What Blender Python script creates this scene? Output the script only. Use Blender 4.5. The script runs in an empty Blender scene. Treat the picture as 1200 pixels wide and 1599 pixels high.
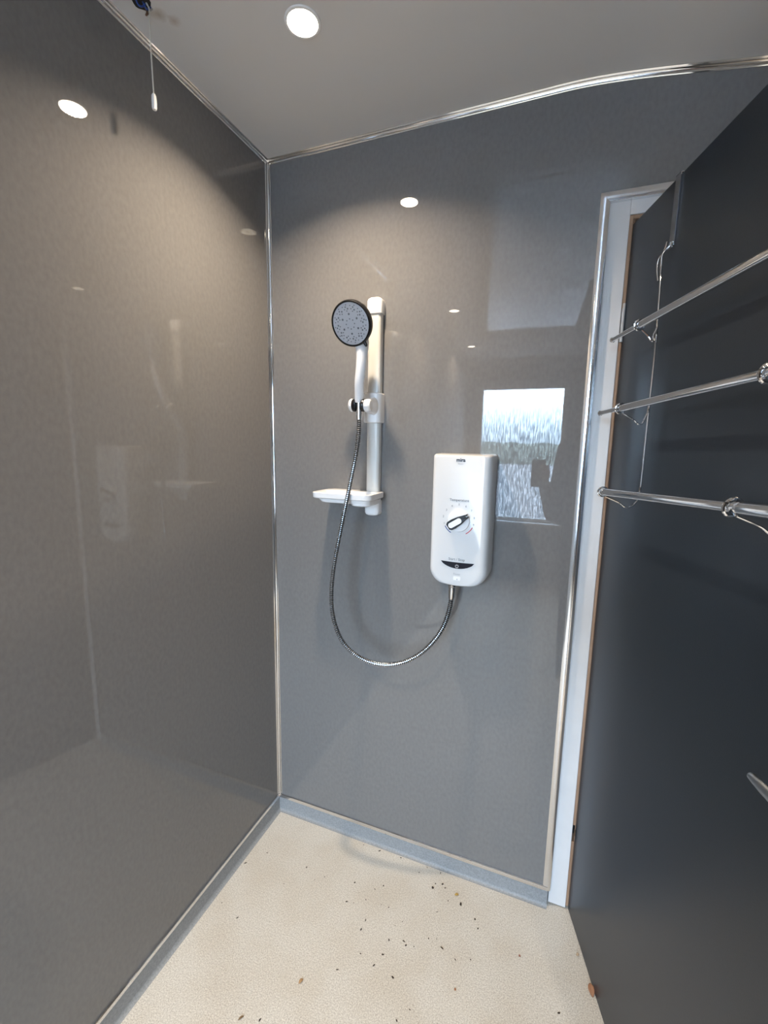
import bpy, bmesh, math, random
from mathutils import Vector, Matrix
random.seed(7)
S = bpy.context.scene
C = S.collection
H = 2.25
PI = math.pi

# ------------------------------------------------------------------ helpers
def new_mat(name, col, rough=.5, metal=0., coat=0., coat_rough=.02, spec=.5):
    m = bpy.data.materials.new(name); m.use_nodes = True
    b = m.node_tree.nodes['Principled BSDF']
    b.inputs['Base Color'].default_value = (*col, 1)
    b.inputs['Roughness'].default_value = rough
    b.inputs['Metallic'].default_value = metal
    b.inputs['Coat Weight'].default_value = coat
    b.inputs['Coat Roughness'].default_value = coat_rough
    b.inputs['Specular IOR Level'].default_value = spec
    return m

def noise_col(m, c1, c2, scale, lo=.35, hi=.65, detail=6, stretch=(1, 1, 1), bump=0., bump_dist=.001):
    nt = m.node_tree; N = nt.nodes; L = nt.links
    b = N['Principled BSDF']
    tc = N.new('ShaderNodeTexCoord'); mp = N.new('ShaderNodeMapping')
    mp.inputs['Scale'].default_value = stretch
    L.new(tc.outputs['Object'], mp.inputs['Vector'])
    n = N.new('ShaderNodeTexNoise'); n.inputs['Scale'].default_value = scale; n.inputs['Detail'].default_value = detail
    L.new(mp.outputs['Vector'], n.inputs['Vector'])
    r = N.new('ShaderNodeValToRGB')
    r.color_ramp.elements[0].position = lo; r.color_ramp.elements[0].color = (*c1, 1)
    r.color_ramp.elements[1].position = hi; r.color_ramp.elements[1].color = (*c2, 1)
    L.new(n.outputs['Fac'], r.inputs['Fac']); L.new(r.outputs['Color'], b.inputs['Base Color'])
    if bump:
        bp = N.new('ShaderNodeBump'); bp.inputs['Strength'].default_value = bump; bp.inputs['Distance'].default_value = bump_dist
        L.new(n.outputs['Fac'], bp.inputs['Height']); L.new(bp.outputs['Normal'], b.inputs['Normal'])
    return tc, n, r

def obj(name, bm, mat, parent=None, smooth=False, kind=None):
    bmesh.ops.recalc_face_normals(bm, faces=bm.faces)
    me = bpy.data.meshes.new(name); bm.to_mesh(me); bm.free()
    if smooth:
        me.shade_smooth() if smooth is True else me.shade_smooth()
    o = bpy.data.objects.new(name, me); C.objects.link(o)
    if mat: me.materials.append(mat)
    if parent: o.parent = parent
    if kind: o['kind'] = kind
    if smooth == 'auto':
        auto(o)
    return o

def auto(o, ang=35):
    me = o.data
    bm = bmesh.new(); bm.from_mesh(me)
    for e in bm.edges:
        if len(e.link_faces) == 2 and e.calc_face_angle(0) > math.radians(ang): e.smooth = False
    bm.to_mesh(me); bm.free()

def bevel(o, w, seg=2):
    md = o.modifiers.new('bevel', 'BEVEL'); md.width = w; md.segments = seg; md.limit_method = 'ANGLE'
    return o

def thing(name, label, cat, loc=(0, 0, 0), group=None):
    o = bpy.data.objects.new(name, None); C.objects.link(o); o.location = loc; o.empty_display_size = .05
    o['label'] = label; o['category'] = cat
    if group: o['group'] = group
    return o

def tag(o, label, cat, group=None):
    o['label'] = label; o['category'] = cat
    if group: o['group'] = group
    return o

def box(bm, x0, x1, y0, y1, z0, z1, M=None):
    vs = [bm.verts.new((x, y, z)) for x in (x0, x1) for y in (y0, y1) for z in (z0, z1)]
    for f in ((0, 1, 3, 2), (4, 6, 7, 5), (0, 4, 5, 1), (2, 3, 7, 6), (0, 2, 6, 4), (1, 5, 7, 3)):
        bm.faces.new([vs[i] for i in f])
    if M: bmesh.ops.transform(bm, matrix=M, verts=vs)
    return vs

def bx(*a, M=None):
    bm = bmesh.new(); box(bm, *a, M=M); return bm

def frame(d):
    d = d.normalized(); a = Vector((0, 0, 1)) if abs(d.z) < .9 else Vector((1, 0, 0))
    u = d.cross(a).normalized(); v = d.cross(u).normalized(); return u, v

def loft(bm, rings, cap=True, closed=False):
    R = [[bm.verts.new(p) for p in r] for r in rings]
    n = len(R[0]); m = len(R)
    for i in range(m if closed else m - 1):
        a, b = R[i], R[(i + 1) % m]
        for j in range(n): bm.faces.new((a[j], a[(j + 1) % n], b[(j + 1) % n], b[j]))
    if cap and not closed:
        bm.faces.new(R[0][::-1]); bm.faces.new(R[-1])
    return R

def tube(bm, pts, r, n=12, closed=False, cap=True):
    pts = [Vector(p) for p in pts]; m = len(pts)
    rr = r if isinstance(r, (list, tuple)) else [r] * m
    rings = []; u = None
    for i, p in enumerate(pts):
        if closed: t = (pts[(i + 1) % m] - pts[i - 1]).normalized()
        else: t = (pts[min(i + 1, m - 1)] - pts[max(i - 1, 0)]).normalized()
        if u is None: u, v = frame(t)
        else:
            u = (u - t * u.dot(t)).normalized()
        v = t.cross(u).normalized()
        rings.append([p + (u * math.cos(2 * PI * k / n) + v * math.sin(2 * PI * k / n)) * rr[i] for k in range(n)])
    loft(bm, rings, cap, closed)

def tb(pts, r, n=12, **k):
    bm = bmesh.new(); tube(bm, pts, r, n, **k); return bm

def lathe(bm, prof, origin, axis, n=32):
    """prof: list of (radius, distance along axis)"""
    axis = Vector(axis).normalized(); u, v = frame(axis); o = Vector(origin)
    rings = []
    for r, d in prof:
        r = max(r, 1e-5)
        rings.append([o + axis * d + (u * math.cos(2 * PI * k / n) + v * math.sin(2 * PI * k / n)) * r for k in range(n)])
    loft(bm, rings)

def lt(prof, origin, axis, n=32):
    bm = bmesh.new(); lathe(bm, prof, origin, axis, n); return bm

def spline(P, per=20):
    P = [Vector(p) for p in P]; out = []
    for i in range(len(P) - 1):
        p0 = P[i - 1] if i else P[0] * 2 - P[1]; p1 = P[i]; p2 = P[i + 1]; p3 = P[i + 2] if i + 2 < len(P) else P[-1] * 2 - P[-2]
        for k in range(per):
            t = k / per
            out.append(.5 * ((2 * p1) + (p2 - p0) * t + (2 * p0 - 5 * p1 + 4 * p2 - p3) * t * t + (-p0 + 3 * p1 - 3 * p2 + p3) * t ** 3))
    out.append(P[-1]); return out

def resample(P, step):
    out = [P[0]]; acc = 0.
    for a, b in zip(P, P[1:]):
        L = (b - a).length; d = step - acc
        while d <= L:
            out.append(a + (b - a) * (d / L)); d += step
        acc = (acc + L) % step
    return out

def rrect(x0, x1, z0, z1, rt, rb, n=6, bow=0.):
    """rounded rectangle outline, top corners rt, bottom corners rb, bottom bowed by bow"""
    pts = []
    for (cx, cz, r, a0) in ((x1 - rt, z1 - rt, rt, 0), (x0 + rt, z1 - rt, rt, 90), (x0 + rb, z0 + rb, rb, 180), (x1 - rb, z0 + rb, rb, 270)):
        for k in range(n + 1):
            a = math.radians(a0 + 90 * k / n); pts.append([cx + r * math.cos(a), cz + r * math.sin(a)])
        if a0 == 0 or a0 == 180:
            xa, xb = (x1 - rt, x0 + rt) if a0 == 0 else (x0 + rb, x1 - rb)
            for k in range(1, 8): pts.append([xa + (xb - xa) * k / 8, z1 if a0 == 0 else z0])
    cx = (x0 + x1) / 2; hw = (x1 - x0) / 2; zm = (z0 + z1) / 2
    for p in pts:
        if p[1] < zm: p[1] += bow * ((p[0] - cx) / hw) ** 2
    return pts

def text(s, size, loc, mat, parent, name='lettering', rot=0., bold=0.):
    cu = bpy.data.curves.new('t', 'FONT'); cu.body = s; cu.size = size; cu.align_x = 'CENTER'; cu.align_y = 'CENTER'
    cu.extrude = .0002; cu.offset = bold; cu.resolution_u = 3
    t = bpy.data.objects.new('t', cu); C.objects.link(t)
    dg = bpy.context.evaluated_depsgraph_get(); dg.update()
    me = bpy.data.meshes.new_from_object(t.evaluated_get(dg))
    bpy.data.objects.remove(t); bpy.data.curves.remove(cu)
    me.transform(Matrix.Translation(loc) @ Matrix.Rotation(PI / 2, 4, 'X') @ Matrix.Rotation(rot, 4, 'Z'))
    me.materials.clear(); me.materials.append(mat)
    o = bpy.data.objects.new(name, me); C.objects.link(o); o.parent = parent
    return o

# ------------------------------------------------------------------ materials
M_wall = new_mat('wall_laminate', (.15, .145, .135), .45, coat=1., coat_rough=.008, spec=.0)
noise_col(M_wall, (.166, .163, .161), (.188, .185, .183), 120, .3, .7, 6, (1, 1, .6))
M_ceil = new_mat('ceiling_pvc', (.66, .64, .62), .45, coat=.8, coat_rough=.03, spec=.0)
M_chrome = new_mat('chrome', (.78, .78, .79), .07, 1.)
M_alu = new_mat('polished_aluminium', (.80, .81, .83), .13, 1.)
M_white = new_mat('white_plastic', (.84, .84, .85), .3, coat=.6, coat_rough=.06)
M_case = new_mat('casing_white', (.70, .70, .705), .3, coat=.6, coat_rough=.06)
M_handset = new_mat('handset_white_plastic', (.80, .81, .84), .25, coat=.5, coat_rough=.05)
M_face = new_mat('spray_face_grey', (.50, .51, .55), .35)
M_dot = new_mat('nozzle_grey', (.14, .15, .17), .5)
M_black = new_mat('black_plastic', (.008, .008, .01), .25)
M_navy = new_mat('dark_gloss_panel', (.012, .014, .022), .15)
M_rail = new_mat('rail_satin_white', (.66, .66, .64), .32, 0., .3, .1)
M_txt = new_mat('print_grey', (.12, .13, .15), .5)
M_txt2 = new_mat('print_light_grey', (.35, .36, .39), .5)
M_txtd = new_mat('print_dark', (.02, .02, .03), .5)
M_blue = new_mat('print_blue', (.02, .05, .25), .5)
M_red = new_mat('print_red', (.65, .03, .05), .5)
M_silver = new_mat('print_silver', (.55, .58, .62), .4)
M_board = new_mat('painted_board', (.70, .69, .69), .45)
noise_col(M_board, (.67, .66, .66), (.73, .72, .72), 9, .3, .7, 5)
M_wood = new_mat('raw_wood', (.32, .19, .12), .7)
noise_col(M_wood, (.26, .15, .09), (.46, .30, .20), 14, .3, .7, 6, (3, 3, .25))
M_leaf = new_mat('door_satin_navy', (.014, .017, .021), .33, spec=.5)
noise_col(M_leaf, (.012, .018, .027), (.015, .022, .032), 500, .3, .7, 2, bump=.25, bump_dist=.0004)
M_vinyl = new_mat('skirting_vinyl', (.27, .29, .31), .5)
noise_col(M_vinyl, (.21, .225, .235), (.30, .315, .33), 220, .3, .7, 3)
M_seal = new_mat('silicone', (.55, .52, .46), .5)
M_lampglow = bpy.data.materials.new('lamp_lens'); M_lampglow.use_nodes = True
nt = M_lampglow.node_tree; nt.nodes.clear()
em = nt.nodes.new('ShaderNodeEmission'); ou = nt.nodes.new('ShaderNodeOutputMaterial')
em.inputs['Color'].default_value = (1, .86, .66, 1); em.inputs['Strength'].default_value = 45
nt.links.new(em.outputs[0], ou.inputs[0])

# floor: beige safety vinyl with granules, faint stains
M_floor = new_mat('floor_vinyl', (.6, .55, .47), .55, spec=.35)
tc, n1, r1 = noise_col(M_floor, (.46, .43, .38), (.69, .66, .60), 330, .36, .64, 3, bump=.35, bump_dist=.0008)
N = M_floor.node_tree.nodes; L = M_floor.node_tree.links; b = N['Principled BSDF']
v = N.new('ShaderNodeTexVoronoi'); v.inputs['Scale'].default_value = 95; L.new(tc.outputs['Object'], v.inputs['Vector'])
rv = N.new('ShaderNodeValToRGB'); rv.color_ramp.elements[0].position = .05; rv.color_ramp.elements[0].color = (.50, .44, .37, 1)
rv.color_ramp.elements[1].position = .16; rv.color_ramp.elements[1].color = (1, 1, 1, 1)
L.new(v.outputs['Distance'], rv.inputs['Fac'])
mx = N.new('ShaderNodeMix'); mx.data_type = 'RGBA'; mx.blend_type = 'MULTIPLY'; mx.inputs[0].default_value = .55
L.new(r1.outputs['Color'], mx.inputs[6]); L.new(rv.outputs['Color'], mx.inputs[7])
n2 = N.new('ShaderNodeTexNoise'); n2.inputs['Scale'].default_value = 7; n2.inputs['Detail'].default_value = 5; L.new(tc.outputs['Object'], n2.inputs['Vector'])
r2 = N.new('ShaderNodeValToRGB'); r2.color_ramp.elements[0].position = .35; r2.color_ramp.elements[0].color = (.92, .89, .85, 1)
r2.color_ramp.elements[1].position = .6; r2.color_ramp.elements[1].color = (1, 1, 1, 1); L.new(n2.outputs['Fac'], r2.inputs['Fac'])
mx2 = N.new('ShaderNodeMix'); mx2.data_type = 'RGBA'; mx2.blend_type = 'MULTIPLY'; mx2.inputs[0].default_value = .8
L.new(mx.outputs[2], mx2.inputs[6]); L.new(r2.outputs['Color'], mx2.inputs[7]); L.new(mx2.outputs[2], b.inputs['Base Color'])

# ------------------------------------------------------------------ room shell
XR, YF = 2.1, -3.4          # right wall, far wall behind the camera
T = .05
OX0, OX1, OZ = .957, 1.80, 1.985
def st(name, bm, mat, **k): return obj(name, bm, mat, kind='structure', **k)
bm = bmesh.new(); box(bm, -T, 3.2, YF - T, 1.2, -.06, 0); st('floor', bm, M_floor)
def drop(x):
    t = min(max((x - .85) / .6, 0), 1); return .06 * t * t * (3 - 2 * t)      # the ceiling lining sags beyond the shower corner
bm = bmesh.new(); xs = [-T, .85] + [.85 + .6 * k / 24 for k in range(1, 25)] + [XR + T]
loft(bm, [[Vector((x, y, H - drop(x) + d)) for y, d in ((YF - T, 0), (.12, 0), (.12, .12), (YF - T, .12))] for x in xs])
st('ceiling', bm, M_ceil, smooth='auto')
YP = -1.02        # the glossy panels end here; beyond, behind the camera, the wall is painted
M_paint = new_mat('matt_wall_paint', (.22, .21, .20), .8)
st('wall_left', bx(-T, 0, YP, .08, 0, H), M_wall)
st('wall_left_painted', bx(-T, -.002, YF - T, YP, 0, H), M_paint)
st('wall_right', bx(XR, XR + T, YF - T, .08, 0, H), M_wall)
bm = bmesh.new(); box(bm, 0, OX0, 0, .08, 0, H); box(bm, OX1, XR, 0, .08, 0, H); box(bm, OX0, OX1, 0, .08, OZ, H); st('wall_back', bm, M_wall)
WX0, WX1, WZ0, WZ1 = .13, .97, .64, 2.0
bm = bmesh.new()
box(bm, 0, WX0, YF - .08, YF, 0, H); box(bm, WX1, XR, YF - .08, YF, 0, H); box(bm, WX0, WX1, YF - .08, YF, 0, WZ0); box(bm, WX0, WX1, YF - .08, YF, WZ1, H)
st('wall_front', bm, M_wall)
M_light_block = new_mat('light_block_dark', (.12, .12, .12), .8)
bm = bmesh.new(); box(bm, .9, 1.9, 1.1, 1.15, 0, H); box(bm, .85, .9, .1, 1.15, 0, H); box(bm, 1.9, 1.95, .1, 1.15, 0, H); box(bm, .85, 1.95, .12, 1.15, H, H + .05)
st('wall_light_block', bm, M_light_block)  # unseen dark box added behind the opening to keep sky light out

# trims: internal corner profile swept along an edge. profile in (a,b) distances from the two surfaces
def corner_trim(name, p0, p1, da, db, w=.0125, r=.0065, mat=None, path=None):
    p0, p1, da, db = Vector(p0), Vector(p1), Vector(da), Vector(db)
    prof = [(0, 0), (w, 0), (w, .0014), (w - .0015, .0028)]
    for k in range(7):
        a = PI / 2 * k / 6
        c = r + .0028
        prof.append((c - r * math.sin(a) + 0, c - r * math.cos(a)))
    prof += [(.0028, w - .0015), (.0014, w), (0, w)]
    bm = bmesh.new()
    loft(bm, [[p + da * a + db * b_ for a, b_ in prof] for p in (path or (p0, p1))])
    return st(name, bm, mat or M_chrome, smooth='auto')
ZT = .055
corner_trim('trim_1', (0, 0, ZT + .011), (0, 0, H), (1, 0, 0), (0, -1, 0))
corner_trim('trim_2', (0, 0, H), (XR, 0, H), (0, -1, 0), (0, 0, -1), path=[Vector((max(x, 0), 0, H - drop(x))) for x in xs])
corner_trim('trim_3', (0, 0, H), (0, YP, H), (1, 0, 0), (0, 0, -1))
corner_trim('trim_4', (XR, 0, H - .06), (XR, YF, H - .06), (-1, 0, 0), (0, 0, -1))
corner_trim('trim_5', (0, YF, ZT), (0, YF, H), (1, 0, 0), (0, 1, 0))
# capping trims above the skirting
def cap_trim(name, p0, p1, dn, mat=M_chrome):
    p0, p1, dn = Vector(p0), Vector(p1), Vector(dn); z = Vector((0, 0, 1)); bm = bmesh.new()
    prof = [(0, -.002), (.0034, -.002), (.0060, .0095), (.0056, .0125), (.0035, .014), (0, .014)]
    loft(bm, [[p + dn * a + z * b_ for a, b_ in prof] for p in (p0, p1)]); return st(name, bm, mat, smooth='auto')
cap_trim('trim_6', (0, 0, ZT), (OX0 + .01, 0, ZT), (0, -1, 0))
cap_trim('trim_7', (0, 0, ZT), (0, YP, ZT), (1, 0, 0))
# coved vinyl upstand
def upstand(name, p0, p1, dn, shift=0):
    p0, p1, dn = Vector(p0), Vector(p1), Vector(dn); z = Vector((0, 0, 1)); bm = bmesh.new()
    prof = [(0, 0), (.014, 0)] + [(.014 - .011 * math.sin(PI / 2 * k / 5) * 1., .011 * (1 - math.cos(PI / 2 * k / 5))) for k in range(1, 6)] + [(.003, ZT), (0, ZT)]
    loft(bm, [[p + dn * a + z * b_ for a, b_ in prof] for p in (p0, p1)]); return st(name, bm, M_vinyl, smooth='auto')
upstand('baseboard_back', (0, 0, 0), (OX0 + .012, 0, 0), (0, -1, 0))
upstand('baseboard_left', (0, 0, 0), (0, YF, 0), (1, 0, 0))
upstand('baseboard_right', (XR, 0, 0), (XR, YF, 0), (-1, 0, 0))
upstand('baseboard_front', (0, YF, 0), (XR, YF, 0), (0, 1, 0))

# opening trim (bulged polished angle) and white frame board
def edge_trim(name, p0, p1, du, m0=0., m1=0.):
    """du: direction of the face flange width; face stands proud towards -y; m0/m1 mitre each end by the width"""
    p0, p1, du = Vector(p0), Vector(p1), Vector(du); bm = bmesh.new(); ax = (p1 - p0).normalized(); w = .021
    prof = [(0, .0)] + [(w * k / 6, -.0015 - .0028 * math.sin(PI * (k + .6) / 7.2)) for k in range(7)] + [(w, .011), (w - .002, .011), (w - .002, 0)]
    loft(bm, [[p + du * a + Vector((0, 1, 0)) * b_ + ax * m * a for a, b_ in prof] for p, m in ((p0, m0), (p1, m1))])
    return st(name, bm, M_alu, smooth='auto')
edge_trim('trim_8', (.954, 0, .055), (.954, 0, 1.999), (1, 0, 0), 0, -1)
edge_trim('trim_9', (.954, 0, 1.999), (OX1 + .01, 0, 1.999), (0, 0, -1), 1, 0)
fr = bmesh.new()
box(fr, .972, 1.022, .010, .035, .004, 1.984)              # left stile
box(fr, 1.022, OX1, .010, .035, 1.947, 1.984)              # head
box(fr, OX1 - .06, OX1, .010, .035, .004, 1.947)
ff = st('door_frame', fr, M_board); bevel(ff, .0012)
ff.name = 'trim_10'
# raw timber rebate edge beside the leaf
bm = bmesh.new()
box(bm, 1.022, 1.0295, .012, .06, 1.735, 1.946); box(bm, 1.022, 1.0295, .012, .06, .29, 1.655); box(bm, 1.022, 1.0295, .012, .06, .01, .235)
box(bm, 1.0295, 1.036, .019, .06, 1.715, 1.940); box(bm, 1.0295, 1.036, .019, .06, .27, 1.660); box(bm, 1.0295, 1.036, .019, .06, .01, .25)
box(bm, 1.022, OX1 - .06, .014, .06, 1.938, 1.947)
wd = st('trim_11', bm, M_wood); bevel(wd, .0008)
M_dark = new_mat('gap_shade', (.01, .01, .01), .8)
st('gap_shade_sheet', bx(1.020, OX1 - .05, .045, .062, .004, 1.95), M_dark)  # near-black sheet behind the frame, standing in for shade in the gaps

# ------------------------------------------------------------------ door leaf
ax_t = Vector((.27914, -.96025, 0)).normalized(); ax_n = Vector((-.96025, -.27914, 0)).normalized()
A0 = Vector((1.030, .010, 0))
MD = Matrix(((ax_t.x, ax_n.x, 0, A0.x), (ax_t.y, ax_n.y, 0, A0.y), (0, 0, 1, 0), (0, 0, 0, 1)))   # local x along leaf, y out of face, z up
def dobj(name, bm, mat, parent=None, **k):
    bmesh.ops.transform(bm, matrix=MD, verts=bm.verts); return obj(name, bm, mat, parent, **k)
LW, LH = .80, 1.924
door = bpy.data.objects.new('door_1', None); C.objects.link(door); door['kind'] = 'structure'; door.location = (0, 0, 0)
leaf = dobj('door_leaf', bx(0, LW, -.040, 0, .004, LH), M_leaf, door); bevel(leaf, .001)
# lever handle
M_steel = new_mat('satin_steel', (.45, .47, .49), .3, 1.)
hd = dobj('door_handle', (lambda bm: (lathe(bm, [(.026, 0), (.026, .006), (.022, .008), (0.0, .008)], (.745, 0, .978), (0, 1, 0), 28), bm)[1])(bmesh.new()), M_steel, door, smooth='auto')
bm = bmesh.new(); tube(bm, [(.745, .006, .978), (.745, .040, .978), (.743, .046, .978), (.735, .050, .978)], .009, 12)
loft(bm, [[Vector((x, y0 + dy, z0 + dz)) for dy, dz in [(math.cos(2 * PI * k / 12) * .0045, math.sin(2 * PI * k / 12) * hh) for k in range(12)]] for x, y0, z0, hh in ((.747, .050, .978, .0095), (.70, .050, .978, .0095), (.66, .050, .978, .0080), (.643, .050, .979, .0062), (.639, .050, .979, .0045))])
lv = dobj('lever', bm, M_steel, None, smooth='auto'); lv.parent = hd
# hinges on the frame side
M_hinge = new_mat('hinge_metal', (.55, .54, .53), .4, .6)
for z in (1.70,):
    bm = bmesh.new(); box(bm, 1.0235, 1.0275, .004, .03, z - .045, z + .035)
    tube(bm, [(1.0275, .006, z - .045), (1.0275, .006, z + .045)], .0035, 10)
    obj('door_hinge', bm, M_hinge, door, smooth='auto')

# ------------------------------------------------------------------ over-door towel rack
rack = thing('towel_rack', 'chrome three-bar towel rack hooked over the dark door', 'towel rack', tuple(MD @ Vector((.2, .0, 1.3))))
def robj(name, bm, mat=M_chrome, parent=None, smooth='auto'):
    o = dobj(name, bm, mat, None, smooth=smooth); p = parent or rack
    o.parent = p
    root = p
    while root.parent: root = root.parent
    o.matrix_parent_inverse = (Matrix.Translation(root.location) if p is root else Matrix.Identity(4)).inverted()
    return o
for s in (.195, .600):
    bm = bmesh.new()
    box(bm, s - .009, s + .009, .0012, .0030, 1.792, LH + .003)          # strap down the face
    box(bm, s - .009, s + .009, -.0425, .0030, LH + .0012, LH + .003)     # over the top
    box(bm, s - .009, s + .009, -.0425, -.0408, LH - .03, LH + .003)
    st_ = robj('hanger_strap', bm); st_['label'] = 'dull flat metal strap hooked over the door top'
    bm = bmesh.new()
    tube(bm, spline([(s + .004, .003, 1.802), (s + .004, .008, 1.793), (s - .002, .016, 1.782), (s - .007, .014, 1.76), (s - .007, .012, 1.72), (s, .012, 1.60), (s, .012, 1.46), (s, .012, 1.315), (s, .016, 1.300)], 8), .0022, 8)
    robj('upright_wire', bm)
    bm = bmesh.new()
    tube(bm, spline([(s - .012, .006, 1.808), (s - .008, .012, 1.788), (s - .016, .016, 1.778), (s - .019, .016, 1.76), (s - .014, .014, 1.735)], 6), .0018, 8)
    robj('hook_wire', bm)
tiers = [(1.646, .048, .065, .0050, .0072, 0.000), (1.478, .070, .090, .0050, .0072, .022), (1.300, .090, .197, .0058, .0072, .055)]
def rz(z, sl, s): return z + sl * (s - .195)
for ti, (z, off, s0, ra, rb, sl) in enumerate(tiers):
    # bar: slim end, main tube from first ring, wider sleeve from second ring
    Pz = lambda s: (s, off, rz(z, sl, s))
    bm = bmesh.new()
    tube(bm, [Pz(s0), Pz(.200)], ra, 16); tube(bm, [Pz(.198), Pz(.61)], rb, 20)
    bar = robj('towel_bar', bm)
    bm = bmesh.new(); tube(bm, [Pz(.600), Pz(.605), Pz(.72)], [rb, rb + .0018, rb + .0018], 20); robj('bar_sleeve', bm, parent=bar)
    bm = bmesh.new(); lathe(bm, [(.0, -.0055), (.003, -.005), (.0055, -.003), (.0064, 0), (.0058, .003), (.0045, .0045), (0, .005)], Pz(s0), Vector((1, 0, sl)), 18)
    robj('bar_end_cap', bm, parent=bar)
    for s in (.195, .600):
        zz = rz(z, sl, s); R_ = rb + (.0028 if s < .5 else .0042)
        bm = bmesh.new()
        cir = [(s + .15 * R_ * math.sin(a), off + R_ * math.cos(a), zz + R_ * math.sin(a)) for a in [2 * PI * k / 24 for k in range(24)]]
        tube(bm, cir, .0020 if s < .5 else .0024, 8, closed=True)
        # support arm: from the ring underneath back to the upright wire
        tube(bm, spline([(s, off - .006, zz - R_), (s + .002, off * .62, zz - R_ - .012), (s + .003, off * .48, zz - R_ - .021), (s + .003, off * .36, zz - R_ - .022), (s + .002, .020, zz - R_ - .012), (s, .0135, zz - .006), (s, .0135, zz + .012)], 7), .0018, 8)
        robj('support_arm', bm)

# ------------------------------------------------------------------ riser rail kit
rail = thing('shower_riser_rail', 'white vertical shower riser rail with soap dish on grey wall', 'shower rail', (.377, 0, 1.18))
def pobj(root, name, bm, mat, parent=None, smooth='auto'):
    o = obj(name, bm, mat, None, smooth=smooth); p = parent or root; o.parent = p
    o.matrix_parent_inverse = Matrix.Translation(-root.location) if p is root else Matrix.Identity(4)
    return o
def dsec(x0, x1, d, n=12, back=0.):
    """flattened D section: points in (x,y)"""
    cx, hw = (x0 + x1) / 2, (x1 - x0) / 2
    pts = [(x0, -back)]
    for k in range(n + 1):
        a = PI - PI * k / n
        pts.append((cx + hw * math.copysign(abs(math.cos(a)) ** .45, math.cos(a)), -d * .62 - d * .38 * math.sin(a)))
    pts.append((x1, -back)); return pts
def dlo(x0, x1, d, zs, back=0.):
    bm = bmesh.new(); loft(bm, [[Vector((x, y, z)) for x, y in dsec(x0 + i, x1 - i, d - i * .6, back=back)] for z, i in zs]); return bm
pobj(rail, 'rail_bar', dlo(.357, .398, .028, [(1.20, 0), (1.785, 0)], .004), M_rail)
pobj(rail, 'end_cap', dlo(.354, .401, .032, [(1.768, 0), (1.803, 0), (1.809, .003), (1.812, .008)]), M_white)
pobj(rail, 'end_cap', dlo(.354, .401, .032, [(1.176, .009), (1.179, .003), (1.185, 0), (1.222, 0)]), M_white)
sl_ = pobj(rail, 'slider_bracket', dlo(.350, .405, .043, [(1.457, .002), (1.459, 0), (1.541, 0), (1.544, .003)]), M_white)
bevel(sl_, .001)
# arm of the slider reaching out to the holder
bm = bmesh.new()
rings = []
for t in range(9):
    f = t / 8; c = Vector((.388, -.036, 1.505)).lerp(Vector((.386, -.088, 1.503)), f); w = .012 + .003 * math.sin(f * PI); h = .026 - .006 * f
    rings.append([c + Vector((math.cos(a) * w, 0, math.sin(a) * h)) for a in [2 * PI * k / 20 for k in range(20)]])
loft(bm, rings)
lathe(bm, [(.0, -.0005), (.013, 0), (.0165, .003), (.0178, .007), (.0178, .018), (.0, .018)], (.399, -.090, 1.503), (-1, 0, 0), 28)
pobj(rail, 'slider_arm', bm, M_white)
kn = pobj(rail, 'swivel_knob', lt([(.0, 0), (.012, .0), (.017, .003), (.019, .007), (.018, .012), (0, .012)], (.334, -.095, 1.503), (1, 0, 0), 28), M_white)
sk = lt([(.0, 0), (.0170, 0), (.0180, .002), (.0180, .008), (.015, .0095), (0, .0095)], (.3455, -.095, 1.503), (1, 0, 0), 28)
lathe(sk, [(.0, 0), (.0170, 0), (.0180, .002), (.0180, .008), (.015, .0095), (0, .0095)], (.3815, -.093, 1.503), (-1, 0, 0), 28)
tube(sk, [(.350, -.084, 1.503), (.378, -.084, 1.503)], .012, 16)
pobj(rail, 'holder_socket', sk, M_black)['label'] = 'black swivel socket'
# soap dish
def oval(x0, x1, y0, y1, z, r, n=8):
    return [Vector((a, b_, z)) for a, b_ in rrect(x0, x1, y0, y1, r, r, n)]
bm = bmesh.new()
loft(bm, [oval(.258, .398, -.112, -.034, 1.2190, .014), oval(.248, .402, -.118, -.030, 1.2215, .016), oval(.238, .405, -.122, -.028, 1.2315, .018), oval(.226, .412, -.128, -.004, 1.2325, .020), oval(.223, .414, -.131, -.002, 1.2350, .022),
          oval(.222, .414, -.132, -.002, 1.2490, .022), oval(.224, .412, -.130, -.004, 1.2505, .021), oval(.231, .404, -.122, -.036, 1.2495, .018), oval(.236, .398, -.116, -.040, 1.238, .016)])
sd = pobj(rail, 'soap_dish', bm, M_white)
bm = bmesh.new(); loft(bm, [oval(.350, .398, -.112, -.03, 1.2130, .018), oval(.345, .403, -.118, -.0, 1.2165, .02), oval(.345, .405, -.119, -.0, 1.2285, .02)])
pobj(rail, 'dish_clip', bm, M_white, sd)

# ------------------------------------------------------------------ handset
Nf = Vector((-.06, -.92, -.38)).normalized(); Cf = Vector((.362, -.150, 1.710))
hs = thing('shower_handset', 'white shower handset with round grey spray face and black rim', 'shower head', tuple(Vector((.363, -.094, 1.50))))
up = (Vector((0, 0, 1)) - Nf * Nf.z).normalized(); rt = up.cross(Nf).normalized()
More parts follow.
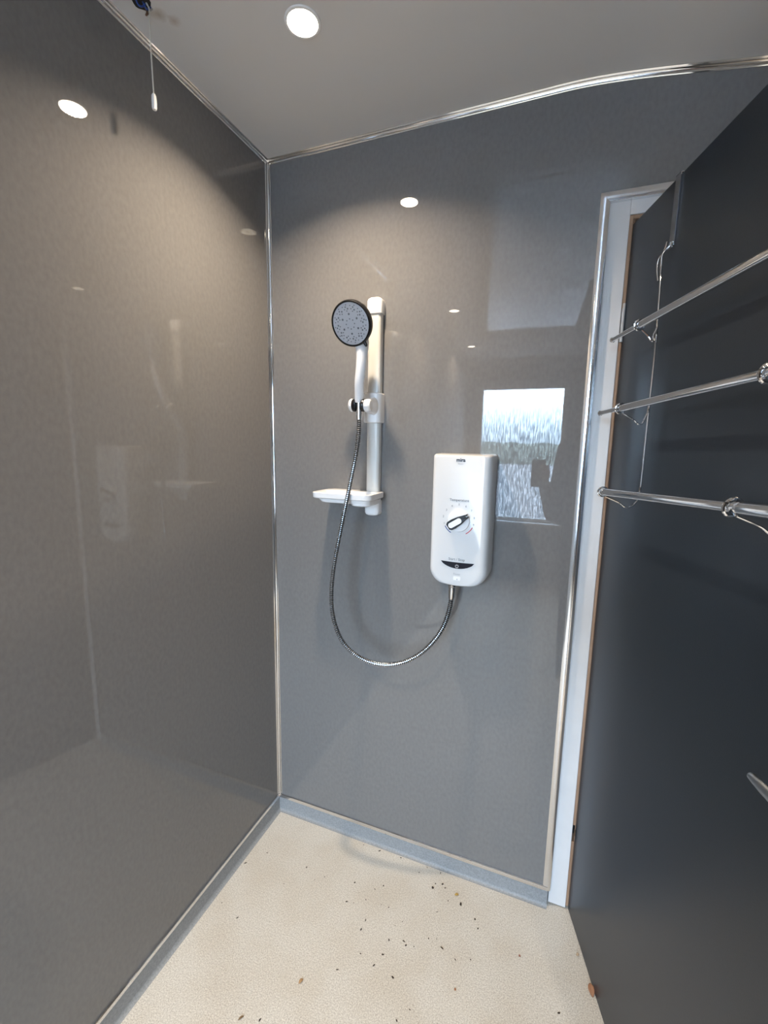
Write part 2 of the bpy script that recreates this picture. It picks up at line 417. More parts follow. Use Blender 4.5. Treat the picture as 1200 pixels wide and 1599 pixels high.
# handle + back shell as one loft
P = spline([(.3635, -.0945, 1.512), (.366, -.100, 1.535), (.370, -.108, 1.565), (.376, -.113, 1.60), (.379, -.115, 1.635), (.376, -.108, 1.665), (.368, -.110, 1.70)], 6)
rr = []
for i in range(len(P)):
    f = i / (len(P) - 1); rr.append(.0128 + .0035 * f + .010 * max(0, (f - .62) / .38) ** 1.5)
bm = bmesh.new(); tube(bm, P, rr, 24)
pobj(hs, 'handle', bm, M_handset)
R0 = .0565
bm = bmesh.new(); lathe(bm, [(0, -.034), (.02, -.033), (.038, -.028), (.050, -.019), (.0565, -.010), (.0575, -.005), (.0575, -.004)], Cf, Nf, 56)
pobj(hs, 'head_shell', bm, M_handset)
bm = bmesh.new(); lathe(bm, [(.0570, -.017), (.0586, -.012), (.0592, -.004), (.0582, .0005), (.0565, .002), (.0535, .0018), (.0530, -.002), (0, -.002)], Cf, Nf, 64)
pobj(hs, 'rim', bm, M_black)['label'] = 'glossy black rim'
bm = bmesh.new(); lathe(bm, [(0, -.003), (.0535, -.003), (.0530, .0005), (.050, .0014), (.03, .0022), (0, .0024)], Cf, Nf, 56)
fc = pobj(hs, 'spray_face', bm, M_face)
dots = [(0.0125, 8, .0013, 0), (.0245, 6, .0022, .5)] + []
bm = bmesh.new()
def dot(r, a, s):
    c = Cf + rt * (r * math.cos(a)) + up * (r * math.sin(a))
    s *= 1.3; lathe(bm, [(s, .0008), (s, .0030 - r * .022), (s * .6, .0036 - r * .022), (0, .0037 - r * .022)], c, Nf, 8)
for r, n, s, ph in dots:
    for k in range(n): dot(r, 2 * PI * (k + ph) / n, s)
for g in range(12):
    a = 2 * PI * g / 12 + .13
    dot(.0325, a, .0013); dot(.0375, a - .10, .0018); dot(.0375, a + .16, .0013); dot(.0425, a + .04, .0016); dot(.0475, a - .02, .0012); dot(.0450, a + .24, .0012)
pobj(hs, 'nozzles', bm, M_dot, fc)['kind'] = 'stuff'
# mode tab at the lower right of the rim
bm = bmesh.new()
c = Cf + rt * (.0590 * math.cos(math.radians(-58))) + up * (.0590 * math.sin(math.radians(-58))) - Nf * .003
if rt.x < 0: c = Cf - rt * (.0590 * math.cos(math.radians(-58))) + up * (.0590 * math.sin(math.radians(-58))) - Nf * .003
tube(bm, [c - Vector((.006, 0, -.010)), c, c + Vector((.004, 0, -.008)), c + Vector((.005, 0, -.011))], [.006, .0050, .0040, .002], 12)
pobj(hs, 'mode_tab', bm, M_black)['label'] = 'small black tab'

# ------------------------------------------------------------------ hose
hz = thing('shower_hose', 'ribbed chrome shower hose looping from handset to heater', 'hose', (.3635, -.095, 1.48))
HP = [(.3637, -.0945, 1.478), (.3675, -.104, 1.427), (.366, -.118, 1.364), (.357, -.130, 1.295), (.347, -.145, 1.218), (.333, -.157, 1.126), (.320, -.165, 1.041), (.315, -.170, .964), (.321, -.173, .898), (.342, -.173, .838), (.376, -.170, .797), (.422, -.163, .772), (.476, -.153, .764), (.528, -.138, .775), (.571, -.120, .799), (.606, -.100, .836), (.631, -.085, .881), (.644, -.077, .930), (.648, -.074, .968), (.648, -.073, .985)]
path = resample(spline(HP, 24), .0014)
rad = [(.0074, .0074, .0050, .0050)[i % 4] for i in range(len(path))]
bm = bmesh.new(); tube(bm, path, rad, 14)
M_rib = new_mat('hose_steel', (.74, .75, .77), .2, 1.); M_groove_shade = new_mat('hose_groove_shade', (.12, .125, .13), .35, 1.)
rs = pobj(hz, 'ribbed_sleeve', bm, M_rib, smooth='auto'); rs.data.materials.append(M_groove_shade)
for i, pl in enumerate(rs.data.polygons):
    if i < (len(path) - 1) * 14 and (i // 14) % 4 in (1, 2): pl.material_index = 1  # shade between the ribs is painted in as darker metal
bm = bmesh.new(); tube(bm, [(.3632, -.0940, 1.517), (.3635, -.0944, 1.495), (.3640, -.0955, 1.470), (.3645, -.0965, 1.462)], [.0112, .0100, .0085, .0075], 24)
pobj(hz, 'hose_connector', bm, M_chrome)
bm = bmesh.new(); tube(bm, [(.6478, -.0735, .962), (.6480, -.0732, .968), (.6482, -.073, .998), (.6483, -.073, 1.008)], [.0078, .0098, .0105, .0105], 24)
pobj(hz, 'hose_connector', bm, M_chrome)

# ------------------------------------------------------------------ electric shower unit
eh = thing('electric_shower_unit', 'white electric shower unit with temperature dial on grey wall', 'electric shower', (.665, 0, 1.0))
bm = bmesh.new(); rings = []
for y, i in ((0, .004), (-.006, .0), (-.070, .0025), (-.082, .005), (-.090, .0085), (-.0945, .014), (-.096, .022)):
    rings.append([Vector((x, y, z)) for x, z in rrect(.581 + i * .8, .7475 - i, 1.003 + i * .5, 1.3725 - i * .35, .008, .034, 8, .012)])
loft(bm, rings)
pobj(eh, 'casing', bm, M_case)
FY = -.0966
pobj(eh, 'dial', lt([(0, 0), (.0300, 0), (.0300, .006), (.0285, .009), (.020, .0105), (0, .0105)], (.664, -.0955, 1.193), (0, -1, 0), 48), M_white)
# knob: black fork with white insert, pointing up and right
ang = math.radians(33); MK = Matrix.Translation((.664, -.1055, 1.193)) @ Matrix.Rotation(-ang, 4, 'Y')
def outline(pts, y0, y1, M, inset=.0):
    bm = bmesh.new(); loft(bm, [[M @ Vector((x, y, z)) for x, z in pts] for y in (y0, y1)]); return bm
kp = [(-.030, -.008), (-.0245, -.0125), (-.012, -.0130), (.006, -.0110), (.022, -.0070), (.0325, -.0052), (.0335, -.0030), (.032, -.0018), (.024, -.0012), (.024, .0012), (.032, .0018), (.0335, .0030), (.0325, .0052), (.022, .0070), (.006, .0110), (-.012, .0130), (-.0245, .0125), (-.030, .008)]
kb = pobj(eh, 'dial_knob', outline(kp, .001, -.013, MK), M_black); kb['label'] = 'black pointer knob with a white insert'
bevel(kb, .0012)
ip = [(a, b_) for a, b_ in rrect(-.0265, .0125, -.0072, .0072, .0068, .0068, 5)]
ki = pobj(eh, 'knob_insert', outline(ip, -.0125, -.0150, MK), M_white, kb)
# crescent start / stop pad
cp = [(-.046, .0095)] + [(-.046 + .092 * k / 16, .0095 - .0185 * math.sin(PI * k / 16) ** .62 - .0 * k) for k in range(1, 16)] + [(.046, .0095)]
cp += [(.046 - .092 * k / 8, .0095 - .0012 * math.sin(PI * k / 8)) for k in range(1, 8)]
sp = pobj(eh, 'start_stop_pad', outline(cp, FY + .001, FY - .0016, Matrix.Translation((.6655, 0, 1.068))), M_navy); sp['label'] = 'glossy dark crescent start stop pad'
bm = bmesh.new(); tube(bm, [(.6645 + .0042 * math.sin(a), FY - .0018, 1.0660 + .0042 * math.cos(a)) for a in [math.radians(28 + 304 * k / 20) for k in range(21)]], .00065, 6)
tube(bm, [(.6645, FY - .0018, 1.0665), (.6645, FY - .0018, 1.0712)], .00065, 6)
pobj(eh, 'power_symbol', bm, M_silver, sp)
def tx(s, size, x, z, mat=M_txt, **k):
    o = text(s, size, Vector((x, FY - .0001, z)), mat, eh, **k); o.matrix_parent_inverse = Matrix.Translation(-eh.location); return o
tx('mira', .0135, .6625, 1.3565, M_txtd, bold=.00035)
tx('showers', .0045, .6625, 1.3470, M_txt2)
tx('Temperature', .0098, .663, 1.2490)
for i, (x, z) in enumerate([(.624, 1.183), (.621, 1.202), (.629, 1.220), (.644, 1.232), (.663, 1.237), (.682, 1.233), (.697, 1.222), (.705, 1.203), (.704, 1.184)]):
    tx(str(i + 1), .0078, x, z, name='dial_number')
tx('Start / Stop', .0098, .6625, 1.0845)
tx('Power', .0075, .6650, 1.0430, M_txt2)
def arc(cx, cz, r, a0, a1, w=.0011):
    pts = [(cx + r * math.cos(math.radians(a0 + (a1 - a0) * k / 14)), cz + r * math.sin(math.radians(a0 + (a1 - a0) * k / 14))) for k in range(15)]
    bm = bmesh.new(); tube(bm, [(x, FY, z) for x, z in pts], w, 6); return bm
pobj(eh, 'cold_mark', arc(.664, 1.194, .041, 205, 240), M_blue)['label'] = 'blue arc'
pobj(eh, 'hot_mark', arc(.664, 1.194, .041, 300, 335), M_red)['label'] = 'red arc'
bm = bmesh.new(); loft(bm, [[Vector((x, y, z)) for x, z in rrect(.6555, .6755, 1.0255, 1.0365, .002, .002, 4)] for y in (FY + .0005, FY - .0004)])
il = pobj(eh, 'indicator_window', bm, M_white)
pobj(eh, 'indicator_light', lt([(.0016, 0), (.0014, .0012), (0, .0014)], (.666, FY, 1.0285), (0, -1, 0), 12), M_txt2, il)
pobj(eh, 'outlet_nut', lt([(0, 0), (.0125, 0), (.0125, .016), (.011, .018), (0, .018)], (.6483, -.073, 1.016), (0, 0, -1), 24), M_chrome)

# ------------------------------------------------------------------ ceiling lights
lights = [((.347, -.357), 'round ceiling downlight nearest the panelled corner'), ((.227, -1.668), 'ceiling downlight above the photographer on the left side, reflected in the wall'),
          ((.150, -2.72), 'ceiling downlight in the left row closest to the window'), ((1.546, -.47), 'ceiling downlight beyond the open dark door'),
          ((1.72, -1.76), 'middle ceiling downlight of the right-hand row'), ((1.75, -2.8), 'ceiling downlight of the right-hand row nearest the window')]
SPOT = 10.2
def make_light():
    r = thing('ceiling_downlight', '', 'ceiling light', (0, 0, H), 'recessed downlights in the ceiling')
    o = obj('bezel', lt([(.0305, 0), (.0315, .003), (.036, .0025), (.0375, .001), (.0375, -.001), (.0305, -.001)], (0, 0, 0), (0, 0, -1), 40), M_white, r, smooth='auto')
    o = obj('lens', lt([(.0, .0), (.0305, .0), (.0305, .0012), (.02, .0022), (0, .0026)], (0, 0, 0), (0, 0, -1), 32), M_lampglow, r, smooth='auto')
    return r
proto = make_light()
for i, ((x, y), lab) in enumerate(lights):
    if i == 0: o = proto
    else:
        o = proto.copy(); C.objects.link(o)
        for ch in proto.children:
            c = ch.copy(); C.objects.link(c); c.parent = o
    o.location = (x, y, H - drop(x)); o['label'] = lab
    ld = bpy.data.lights.new('downlight_beam', 'AREA'); ld.shape = 'DISK'; ld.size = .058; ld.energy = SPOT; ld.spread = math.radians(132)
    ld.color = (1, .81, .60)
    lo = bpy.data.objects.new('downlight_beam', ld); C.objects.link(lo); lo.location = (x, y, H - drop(x) - .0045)

# ------------------------------------------------------------------ pull cord and ceiling hole
pc = thing('pull_cord', 'white pull cord with a small plastic pull hanging from the ceiling', 'pull cord', (.074, -.49, H))
M_cord = new_mat('cord_string', (.62, .60, .54), .8)
pobj(pc, 'cord', tb([(.074, -.49, H), (.0735, -.4905, 2.17), (.074, -.49, 2.092)], .0013, 8), M_cord)
pobj(pc, 'pull_handle', lt([(0, 0), (.0030, .0008), (.0046, .004), (.0050, .012), (.0050, .026), (.0040, .0295), (0, .0305)], (.074, -.49, 2.0965), (0, 0, -1), 8), M_white)
M_hole = new_mat('hole_dark', (.02, .018, .016), .9)
M_wblue = new_mat('wire_blue', (.02, .05, .20), .4)
bm = bmesh.new(); ring = [Vector((.068 + .017 * math.cos(a) * (1 + .18 * math.sin(3 * a)), -.506 + .022 * math.sin(a) * (1 + .12 * math.cos(4 * a)), 0)) for a in [2 * PI * k / 22 for k in range(22)]]
loft(bm, [[p + Vector((0, 0, z)) for p in ring] for z in (H + .001, H - .0006)])
ho = thing('ceiling_wires', 'blue and grey wires poking from a rough hole beside the pull cord', 'wires', (.068, -.506, H))
pobj(ho, 'hole', bm, M_hole)
for i, (dx, dy, m) in enumerate([(-.006, -.004, M_wblue), (.003, .004, M_wblue), (.008, .008, new_mat('wire_grey', (.5, .5, .48), .5)), (-.002, .012, new_mat('wire_brown', (.12, .06, .03), .5))]):
    b0 = Vector((.068 + dx, -.506 + dy, H)); pobj(ho, 'wire', tb(spline([b0, b0 + Vector((.003, .003, -.008)), b0 + Vector((.009 - i * .004, .006, -.010)), b0 + Vector((.012 - i * .005, .012, -.002))], 6), .0016, 8), m)

# brown stains around the hole: two blotches in the ceiling paint
nt = M_ceil.node_tree; N = nt.nodes; L = nt.links; b = N['Principled BSDF']
tc = N.new('ShaderNodeTexCoord'); nz = N.new('ShaderNodeTexNoise'); nz.inputs['Scale'].default_value = 60; L.new(tc.outputs['Object'], nz.inputs['Vector'])
prev = None
for (x, y, r, col) in ((.080, -.470, .018, (.30, .22, .15)), (.098, -.450, .015, (.38, .26, .19))):
    vm = N.new('ShaderNodeVectorMath'); vm.operation = 'DISTANCE'; vm.inputs[1].default_value = (x, y, H); L.new(tc.outputs['Object'], vm.inputs[0])
    ad = N.new('ShaderNodeMath'); ad.operation = 'MULTIPLY_ADD'; ad.inputs[1].default_value = .014; L.new(nz.outputs['Fac'], ad.inputs[0]); L.new(vm.outputs['Value'], ad.inputs[2])
    mr = N.new('ShaderNodeMapRange'); mr.inputs['From Min'].default_value = .003; mr.inputs['From Max'].default_value = r + .007; mr.inputs['To Min'].default_value = .75; mr.inputs['To Max'].default_value = 0
    L.new(ad.outputs[0], mr.inputs['Value'])
    m = N.new('ShaderNodeMix'); m.data_type = 'RGBA'; L.new(mr.outputs[0], m.inputs[0]); m.inputs[7].default_value = (*col, 1)
    if prev: L.new(prev, m.inputs[6])
    else: m.inputs[6].default_value = (.66, .64, .62, 1)
    prev = m.outputs[2]
L.new(prev, b.inputs['Base Color'])

# ------------------------------------------------------------------ grit on the floor
M_grit = new_mat('grit', (.035, .025, .018), .9)
crumbs = [(0.656, -0.056, 3.0), (0.629, -0.08, 4.0), (0.634, -0.063, 2.0), (0.666, -0.065, 2.0), (0.392, -0.157, 2.0), (0.481, -0.132, 2.0), (0.46, -0.152, 1.5), (0.293, -0.177, 1.5), (0.378, -0.127, 1.0), (0.394, -0.221, 2.0), (0.416, -0.216, 1.0), (0.52, -0.188, 2.0), (0.496, -0.189, 1.0), (0.469, -0.248, 2.0), (0.467, -0.276, 2.0), (0.552, -0.271, 2.0), (0.592, -0.258, 2.0), (0.601, -0.266, 2.5), (0.623, -0.261, 1.5), (0.549, -0.312, 2.0), (0.536, -0.344, 2.0), (0.491, -0.333, 1.5), (0.593, -0.351, 2.0), (0.66, -0.146, 1.5), (0.723, -0.097, 3.0), (0.684, -0.101, 1.5), (0.77, -0.124, 3.0), (0.783, -0.146, 2.5), (0.678, -0.218, 1.5), (0.697, -0.235, 2.5), (0.656, -0.225, 1.5), (0.738, -0.249, 1.5), (0.777, -0.233, 1.5), (0.572, -0.211, 1.5), (0.556, -0.23, 1.0), (0.632, -0.431, 2.5), (0.655, -0.398, 1.5), (1.003, -0.266, 2.0), (0.594, -0.020, 1.5), (0.641, -0.022, 1.5), (0.574, -0.047, 1.5), (0.448, -0.39, 2.0), (0.222, -0.171, 2.5), (0.133, -0.048, 1.0), (0.097, -0.039, 1.0), (0.424, -0.024, 2.0), (0.364, -0.024, 1.5), (0.446, -0.193, 1.5), (0.268, -0.198, 1.0), (0.183, -0.246, 1.5), (0.069, -0.176, 1.5), (0.024, -0.234, 2.0), (0.502, -0.02, 2.0), (0.114, -0.384, 1.5), (0.042, -0.367, 1.5), (0.321, -0.553, 2.0)]
def crumb_mesh(seed, mat):
    rnd = random.Random(seed); bm = bmesh.new(); bmesh.ops.create_icosphere(bm, subdivisions=1, radius=1)
    for v_ in bm.verts:
        v_.co *= rnd.uniform(.6, 1.2); v_.co.z = max(v_.co.z * .5, -.3)
    z0 = min(v_.co.z for v_ in bm.verts)
    for v_ in bm.verts: v_.co.z -= z0
    me = bpy.data.meshes.new('grit_crumb'); bm.to_mesh(me); bm.free(); me.materials.append(mat); return me
protos = [crumb_mesh(k, M_grit) for k in range(5)]
for i, (x, y, s) in enumerate(crumbs):
    o = bpy.data.objects.new('grit_crumb', protos[i % 5]); C.objects.link(o); o.location = (x, y, 0)
    k = s * .0013; o.scale = (k * random.uniform(.8, 2.2), k * random.uniform(.6, 1.), k * .8); o.rotation_euler = (0, 0, random.uniform(0, 6))
    tag(o, 'tiny dark crumb of grit lying on the beige floor', 'grit', 'dark grit crumbs scattered on the floor')
def leaflet(name, x, y, l, w, rot, col, label, cat='leaf', lift=0.):
    m = new_mat(name + '_dry', col, .8); bm = bmesh.new(); rows = []
    for k in range(9):
        f = k / 8; ww = w * math.sin(PI * (f * .92 + .04)) ** .8; zc = .0012 + l * .12 * math.sin(PI * f) + lift * f
        rows.append([Vector(((f - .5) * l, q * ww, zc + abs(q) * .25 * ww)) for q in (-1, -.5, 0, .5, 1)])
    V = [[bm.verts.new(p) for p in r] for r in rows]
    for a, b_ in zip(V, V[1:]):
        for j in range(4): bm.faces.new((a[j], a[j + 1], b_[j + 1], b_[j]))
    o = obj(name, bm, m, smooth=True); o.location = (x, y, 0); o.rotation_euler = (0, 0, rot)
    sd_ = o.modifiers.new('solid', 'SOLIDIFY'); sd_.thickness = .0006
    tag(o, label, cat); return o
leaflet('dried_leaf', .705, -.073, .013, .004, .5, (.45, .30, .08), 'yellowish shred of dry leaf among the crumbs near the back wall')
leaflet('dried_leaf', .372, -.449, .014, .004, 1.2, (.38, .24, .12), 'light brown shred of dry leaf in the middle of the floor')
leaflet('dried_leaf', .276, -.568, .014, .0025, 1.0, (.20, .13, .07), 'thin dark brown leaf sliver nearest the left skirting')
leaflet('dried_leaf', 1.081, -.190, .022, .008, 1.9, (.30, .14, .07), 'orange brown curled leaf against the foot of the dark door', lift=.012)
leaflet('dried_leaf', 1.052, -.112, .008, .004, .4, (.40, .30, .20), 'pale tan leaf crumb against the door foot near the frame', lift=.003)
leaflet('dried_leaf', .902, -.174, .006, .003, .2, (.30, .14, .10), 'reddish brown fleck alone on the floor near the door', 'debris')
leaflet('dried_leaf', .752, -.316, .006, .003, .9, (.35, .17, .09), 'rusty fleck lying on the open centre of the floor', 'debris')

# ------------------------------------------------------------------ window in the far wall
M_upvc = new_mat('upvc_white', (.75, .75, .76), .35)
w1 = bpy.data.objects.new('window_1', None); C.objects.link(w1); w1['kind'] = 'structure'
bm = bmesh.new(); fw = .035
box(bm, WX0, WX0 + fw, YF - .06, YF - .01, WZ0, WZ1); box(bm, WX1 - fw, WX1, YF - .06, YF - .01, WZ0, WZ1)
box(bm, WX0 + fw, WX1 - fw, YF - .06, YF - .01, WZ0, WZ0 + fw); box(bm, WX0 + fw, WX1 - fw, YF - .06, YF - .01, WZ1 - fw, WZ1)
obj('window_frame', bm, M_upvc, w1)
obj('window_sill', bx(WX0 - .03, WX1 + .03, YF - .01, YF + .09, WZ0 - .025, WZ0), M_upvc, w1)
M_glass = bpy.data.materials.new('wet_window_glass'); M_glass.use_nodes = True
nt = M_glass.node_tree; N = nt.nodes; L = nt.links; N.clear()
tc = N.new('ShaderNodeTexCoord'); mp = N.new('ShaderNodeMapping'); mp.inputs['Scale'].default_value = (1, 1, .13); L.new(tc.outputs['Object'], mp.inputs['Vector'])
nz = N.new('ShaderNodeTexNoise'); nz.inputs['Scale'].default_value = 85; nz.inputs['Detail'].default_value = 4; L.new(mp.outputs[0], nz.inputs['Vector'])
rp = N.new('ShaderNodeValToRGB'); rp.color_ramp.elements[0].position = .40; rp.color_ramp.elements[0].color = (.36, .42, .46, 1); rp.color_ramp.elements[1].position = .58; rp.color_ramp.elements[1].color = (1, 1, 1, 1)
L.new(nz.outputs['Fac'], rp.inputs['Fac'])
sz = N.new('ShaderNodeSeparateXYZ'); L.new(tc.outputs['Object'], sz.inputs[0])
zr = N.new('ShaderNodeMapRange'); zr.inputs['From Min'].default_value = 1.50; zr.inputs['From Max'].default_value = 1.85; zr.inputs['To Min'].default_value = 1.; zr.inputs['To Max'].default_value = .12; L.new(sz.outputs['Z'], zr.inputs['Value'])
wm = N.new('ShaderNodeMix'); wm.data_type = 'RGBA'; wm.inputs[6].default_value = (.96, .98, 1, 1); L.new(zr.outputs[0], wm.inputs[0]); L.new(rp.outputs['Color'], wm.inputs[7])
tr = N.new('ShaderNodeBsdfTransparent'); L.new(wm.outputs[2], tr.inputs['Color'])
gl = N.new('ShaderNodeBsdfGlossy'); gl.inputs['Roughness'].default_value = .05
ms = N.new('ShaderNodeMixShader'); ms.inputs[0].default_value = .06; L.new(tr.outputs[0], ms.inputs[1]); L.new(gl.outputs[0], ms.inputs[2])
ou = N.new('ShaderNodeOutputMaterial'); L.new(ms.outputs[0], ou.inputs[0])
obj('window_pane', bx(WX0 + fw, WX1 - fw, YF - .038, YF - .034, WZ0 + fw, WZ1 - fw), M_glass, w1)

# outside: field and hedge
M_field = new_mat('field', (.15, .14, .11), .9); noise_col(M_field, (.20, .19, .195), (.27, .255, .26), 1.5, .3, .7, 6)
bm = bmesh.new(); box(bm, -40, 40, -80, YF - .3, -.35, -.30); st('ground_outside', bm, M_field)
M_hedge = new_mat('hedge', (.12, .16, .10), .9); noise_col(M_hedge, (.10, .115, .10), (.19, .21, .18), 6, .3, .7, 6)
bm = bmesh.new(); rnd = random.Random(3); nx, nzv = 80, 8; g = []
for j in range(nzv + 1):
    row = []
    for i in range(nx + 1):
        f = j / nzv; hh = 2.15 + rnd.uniform(-.12, .12)
        row.append(bm.verts.new((-34 + 70 * i / nx, -45 - 1.2 * f ** 2 + rnd.uniform(-.15, .15), -.3 + hh * f)))
    g.append(row)
for j in range(nzv):
    for i in range(nx): bm.faces.new((g[j][i], g[j][i + 1], g[j + 1][i + 1], g[j + 1][i]))
back = [bm.verts.new((v_.co.x, v_.co.y - 1.2, -.3)) for v_ in g[-1]]
for i in range(nx): bm.faces.new((g[-1][i], g[-1][i + 1], back[i + 1], back[i]))
hg = obj('hedge', bm, M_hedge, smooth=True); tag(hg, 'long green hedge outside, seen mirrored through the wet window', 'hedge')

# ------------------------------------------------------------------ photographer (seen mirrored in the wall)
exec_person = True
def ell(bm, c, r, rot=None):
    M = Matrix.Translation(c) @ (rot or Matrix.Identity(4)) @ Matrix.Diagonal((*r, 1))
    bmesh.ops.create_uvsphere(bm, u_segments=24, v_segments=16, radius=1, matrix=M)
def cap(bm, a, b_, ra, rb, n=16):
    a, b_ = Vector(a), Vector(b_); pts, rs = [], []
    d = (b_ - a).normalized()
    for k in range(5):
        t = PI / 2 * (1 - k / 4); pts.append(a - d * ra * math.sin(t)); rs.append(max(ra * math.cos(t), 1e-4))
    for k in range(5):
        t = PI / 2 * k / 4; pts.append(b_ + d * rb * math.sin(t)); rs.append(max(rb * math.cos(t), 1e-4))
    tube(bm, pts, rs, n)
def remesh(o, vox, sm=6, fac=.5):
    r = o.modifiers.new('remesh', 'REMESH'); r.mode = 'VOXEL'; r.voxel_size = vox; r.use_smooth_shade = True
    s = o.modifiers.new('smooth', 'SMOOTH'); s.iterations = sm; s.factor = fac
PX, PY = 1.14, -1.66
M_skin = new_mat('skin', (.55, .34, .26), .5); M_jumper = new_mat('dark_jumper', (.035, .037, .045), .9); M_jeans = new_mat('dark_jeans', (.03, .04, .07), .9)
M_hair = new_mat('dark_hair', (.03, .02, .015), .6); M_shoe = new_mat('black_shoe', (.02, .02, .02), .5); M_phone = new_mat('phone_black', (.012, .012, .014), .2)
pr = thing('person', 'person in dark jumper and jeans holding up a phone, mirrored in the back wall', 'person', (PX, PY, 0))
hc = Vector((PX - .045, PY + .05, 1.585))
shL, shR = Vector((PX - .175, PY, 1.385)), Vector((PX + .175, PY, 1.385))
elL, elR = Vector((.905, -1.53, 1.00)), Vector((PX + .26, PY - .02, 1.10))
wrL, wrR = Vector((.845, -1.385, 1.205)), Vector((PX + .25, PY + .05, .87))
bm = bmesh.new()
# head: skull, jaw, nose, ears, neck
ell(bm, hc + Vector((0, -.01, .02)), (.076, .093, .095)); ell(bm, hc + Vector((0, .025, -.055)), (.052, .060, .055)); ell(bm, hc + Vector((0, .045, -.085)), (.026, .026, .020))
ell(bm, hc + Vector((0, .092, -.012)), (.012, .016, .022)); ell(bm, hc + Vector((0, .085, .018)), (.045, .016, .010)); ell(bm, hc + Vector((0, .080, -.050)), (.024, .012, .006)); ell(bm, hc + Vector((0, .078, -.062)), (.020, .012, .006))
for sx in (-1, 1):
    ell(bm, hc + Vector((sx * .077, -.008, -.005)), (.010, .020, .031)); ell(bm, hc + Vector((sx * .040, .062, -.025)), (.022, .020, .020))
cap(bm, hc + Vector((.005, -.03, -.06)), (PX, PY, 1.40), .052, .060)
# hidden trunk under the clothes so that the body is one surface
for z, rx, ry in ((1.36, .155, .085), (1.28, .150, .10), (1.18, .14, .10), (1.08, .125, .092), (.98, .145, .10), (.90, .15, .105)): ell(bm, (PX, PY, z), (rx, ry, .075))
for s_, e_, w_ in ((shL, elL, wrL), (shR, elR, wrR)): cap(bm, s_, e_, .046, .036); cap(bm, e_, w_, .036, .024)
for sx in (-1, 1):
    cap(bm, (PX + sx * .085, PY, .88), (PX + sx * .095, PY + .01, .50), .078, .052); cap(bm, (PX + sx * .095, PY + .01, .50), (PX + sx * .10, PY - .01, .09), .050, .034); cap(bm, (PX + sx * .10, PY - .02, .045), (PX + sx * .11, PY + .13, .03), .035, .028)
# left hand holding the phone: palm, four fingers wrapped round the front edge, thumb behind
def hand(wr, palm, fdirs):
    cap(bm, wr, palm, .024, .026); ell(bm, palm, (.022, .032, .036))
    for chain, r in fdirs:
        for a, b_ in zip(chain, chain[1:]): cap(bm, a, b_, r, r * .9, 10)
palm = Vector((.852, -1.345, 1.255))
fing = []
for k, (l, z) in enumerate(((.9, 1.292), (1., 1.270), (.95, 1.248), (.8, 1.227))):
    fing.append(([Vector((.852, -1.330, z)), Vector((.862, -1.293, z + .002)), Vector((.848, -1.274, z + .003)), Vector((.848 - .030 * l, -1.271, z + .002))], .0085 - .0006 * (k == 3)))
fing.append(([Vector((.848, -1.350, 1.240)), Vector((.835, -1.325, 1.275)), Vector((.822, -1.307, 1.300))], .0105))
hand(wrL, palm, fing)
pR = wrR + Vector((.005, .03, -.06)); fr_ = []
for k in range(4):
    b0 = pR + Vector((0, -.025 + .017 * k, -.03)); l = (.8, .95, 1., .9)[k]
    fr_.append(([b0, b0 + Vector((-.004, .004, -.035 * l)), b0 + Vector((-.016, .008, -.058 * l)), b0 + Vector((-.030, .010, -.072 * l))], .0085))
fr_.append(([pR + Vector((-.005, .03, .01)), pR + Vector((-.022, .045, -.02)), pR + Vector((-.028, .048, -.045))], .010))
hand(wrR, pR, fr_)
bd = pobj(pr, 'body', bm, M_skin, smooth=True); remesh(bd, .0055, 4)
M_eye = new_mat('eye', (.6, .6, .6), .2)
for sx in (-1, 1):
    bm = bmesh.new(); ell(bm, hc + Vector((sx * .031, .074, .002)), (.0125, .0125, .0125)); pobj(pr, 'eye', bm, M_eye, smooth=True)
bm = bmesh.new()
for z, rx, ry in ((1.365, .168, .093), (1.29, .168, .118), (1.19, .158, .120), (1.09, .150, .115), (1.0, .162, .122), (.93, .168, .125)): ell(bm, (PX, PY, z), (rx, ry, .08))
for s_, e_, w_ in ((shL, elL, wrL), (shR, elR, wrR)): cap(bm, s_, e_, .062, .050); cap(bm, e_, e_.lerp(w_, .88), .050, .036)
jm = pobj(pr, 'jumper', bm, M_jumper, smooth=True); remesh(jm, .009, 6)
bm = bmesh.new()
ell(bm, (PX, PY, .90), (.160, .115, .10))
for sx in (-1, 1):
    cap(bm, (PX + sx * .085, PY, .87), (PX + sx * .095, PY + .01, .50), .092, .066); cap(bm, (PX + sx * .095, PY + .01, .50), (PX + sx * .10, PY - .01, .12), .064, .054)
jn = pobj(pr, 'jeans', bm, M_jeans, smooth=True); remesh(jn, .01, 6)
bm = bmesh.new(); ell(bm, hc + Vector((0, -.030, .035)), (.087, .092, .095)); ell(bm, hc + Vector((0, -.065, -.03)), (.070, .052, .080)); ell(bm, hc + Vector((0, .03, .088)), (.062, .050, .030))
hr = pobj(pr, 'hair', bm, M_hair, smooth=True); remesh(hr, .008, 4)
for sx in (-1, 1):
    bm = bmesh.new(); cap(bm, (PX + sx * .10, PY - .035, .045), (PX + sx * .11, PY + .15, .036), .045, .036)
    box(bm, PX + sx * .105 - .042, PX + sx * .105 + .042, PY - .075, PY + .18, .0, .022)
    pobj(pr, 'shoe', bm, M_shoe)
ph = thing('mobile_phone', 'black phone held up by the person mirrored in the wall', 'phone', (.815, -1.289, 1.18))
bm = bmesh.new(); loft(bm, [[Vector((x, y, z)) for x, z in rrect(.779 + i, .851 - i, 1.178 + i, 1.328 - i, .009, .009, 5)] for y, i in ((-1.2845, .001), (-1.2855, 0), (-1.2915, 0), (-1.2925, .001))])
pobj(ph, 'phone_body', bm, M_phone)
bm = bmesh.new()
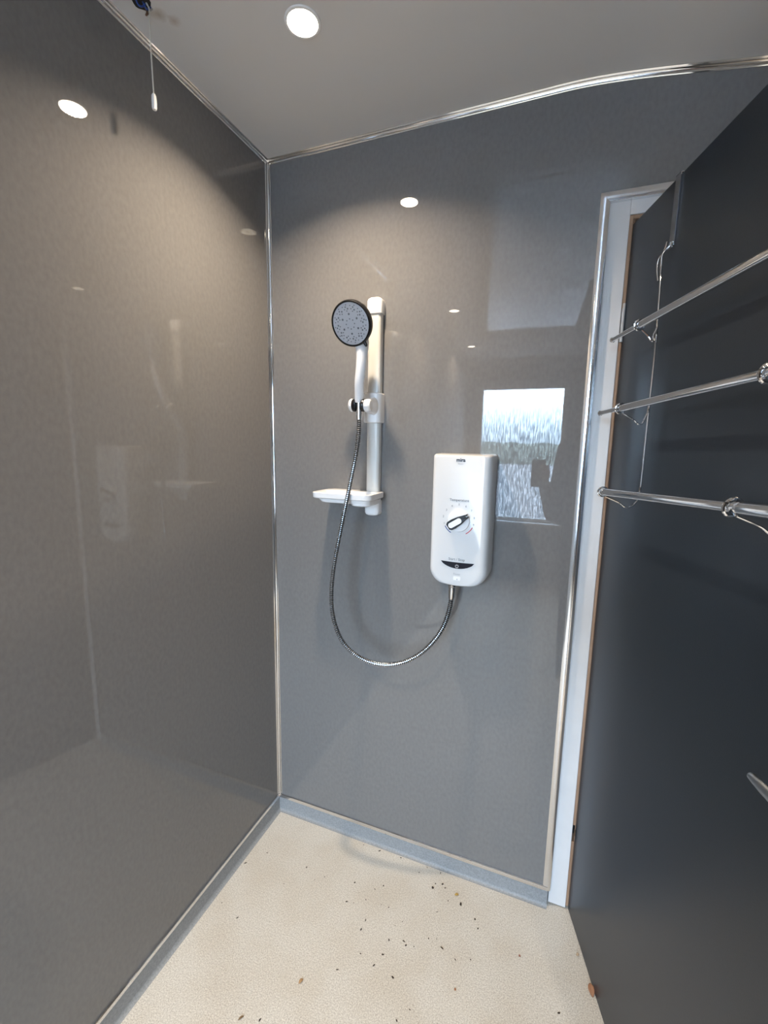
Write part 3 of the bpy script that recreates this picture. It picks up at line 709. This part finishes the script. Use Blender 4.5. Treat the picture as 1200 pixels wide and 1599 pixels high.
for z in (1.312, 1.292, 1.272): lathe(bm, [(.006, 0), (.006, .0012), (0, .0012)], (.838, -1.2845, z), (0, 1, 0), 18)
pobj(ph, 'camera_lenses', bm, M_chrome)

# ------------------------------------------------------------------ daylight
w = bpy.data.worlds.new('world'); S.world = w; w.use_nodes = True
nt = w.node_tree; N = nt.nodes; L = nt.links; bg = N['Background']
tc = N.new('ShaderNodeTexCoord'); sx = N.new('ShaderNodeSeparateXYZ'); L.new(tc.outputs['Generated'], sx.inputs[0])
rp = N.new('ShaderNodeValToRGB'); e = rp.color_ramp.elements
e[0].position = 0.; e[0].color = (.20, .28, .36, 1); e[1].position = .13; e[1].color = (.61, .795, 1, 1)
L.new(sx.outputs['Z'], rp.inputs['Fac']); L.new(rp.outputs['Color'], bg.inputs['Color'])
bg.inputs['Strength'].default_value = 71
pt = bpy.data.lights.new('window_portal', 'AREA'); pt.shape = 'RECTANGLE'; pt.size = WX1 - WX0; pt.size_y = WZ1 - WZ0; pt.cycles.is_portal = True
po = bpy.data.objects.new('window_portal', pt); C.objects.link(po); po.location = ((WX0 + WX1) / 2, YF - .05, (WZ0 + WZ1) / 2); po.rotation_euler = (PI / 2, 0, 0)

# ------------------------------------------------------------------ camera
cd = bpy.data.cameras.new('camera'); co = bpy.data.objects.new('camera', cd); C.objects.link(co); S.camera = co
f_px, yaw, pitch, roll = 686.68, -.366369, -.151719, .0181682
cd.sensor_fit = 'HORIZONTAL'; cd.sensor_width = 36; cd.lens = 36 * f_px / 1200; cd.clip_start = .01
fw_ = Vector((math.sin(yaw) * math.cos(pitch), math.cos(yaw) * math.cos(pitch), math.sin(pitch)))
r_ = Vector((math.cos(yaw), -math.sin(yaw), 0)); u_ = r_.cross(fw_)
r2_ = r_ * math.cos(roll) + u_ * math.sin(roll); u2_ = -r_ * math.sin(roll) + u_ * math.cos(roll)
M = Matrix((r2_, u2_, -fw_)).transposed().to_4x4(); M.translation = Vector((.89543, -1.26762, 1.39297)); co.matrix_world = M

S.view_settings.view_transform = 'Standard'; S.view_settings.look = 'None'; S.view_settings.exposure = 0; S.view_settings.gamma = 1
S.view_settings.use_curve_mapping = False
S.cycles.max_bounces = 10; S.cycles.use_denoising = True
S.cycles.sample_clamp_indirect = 8
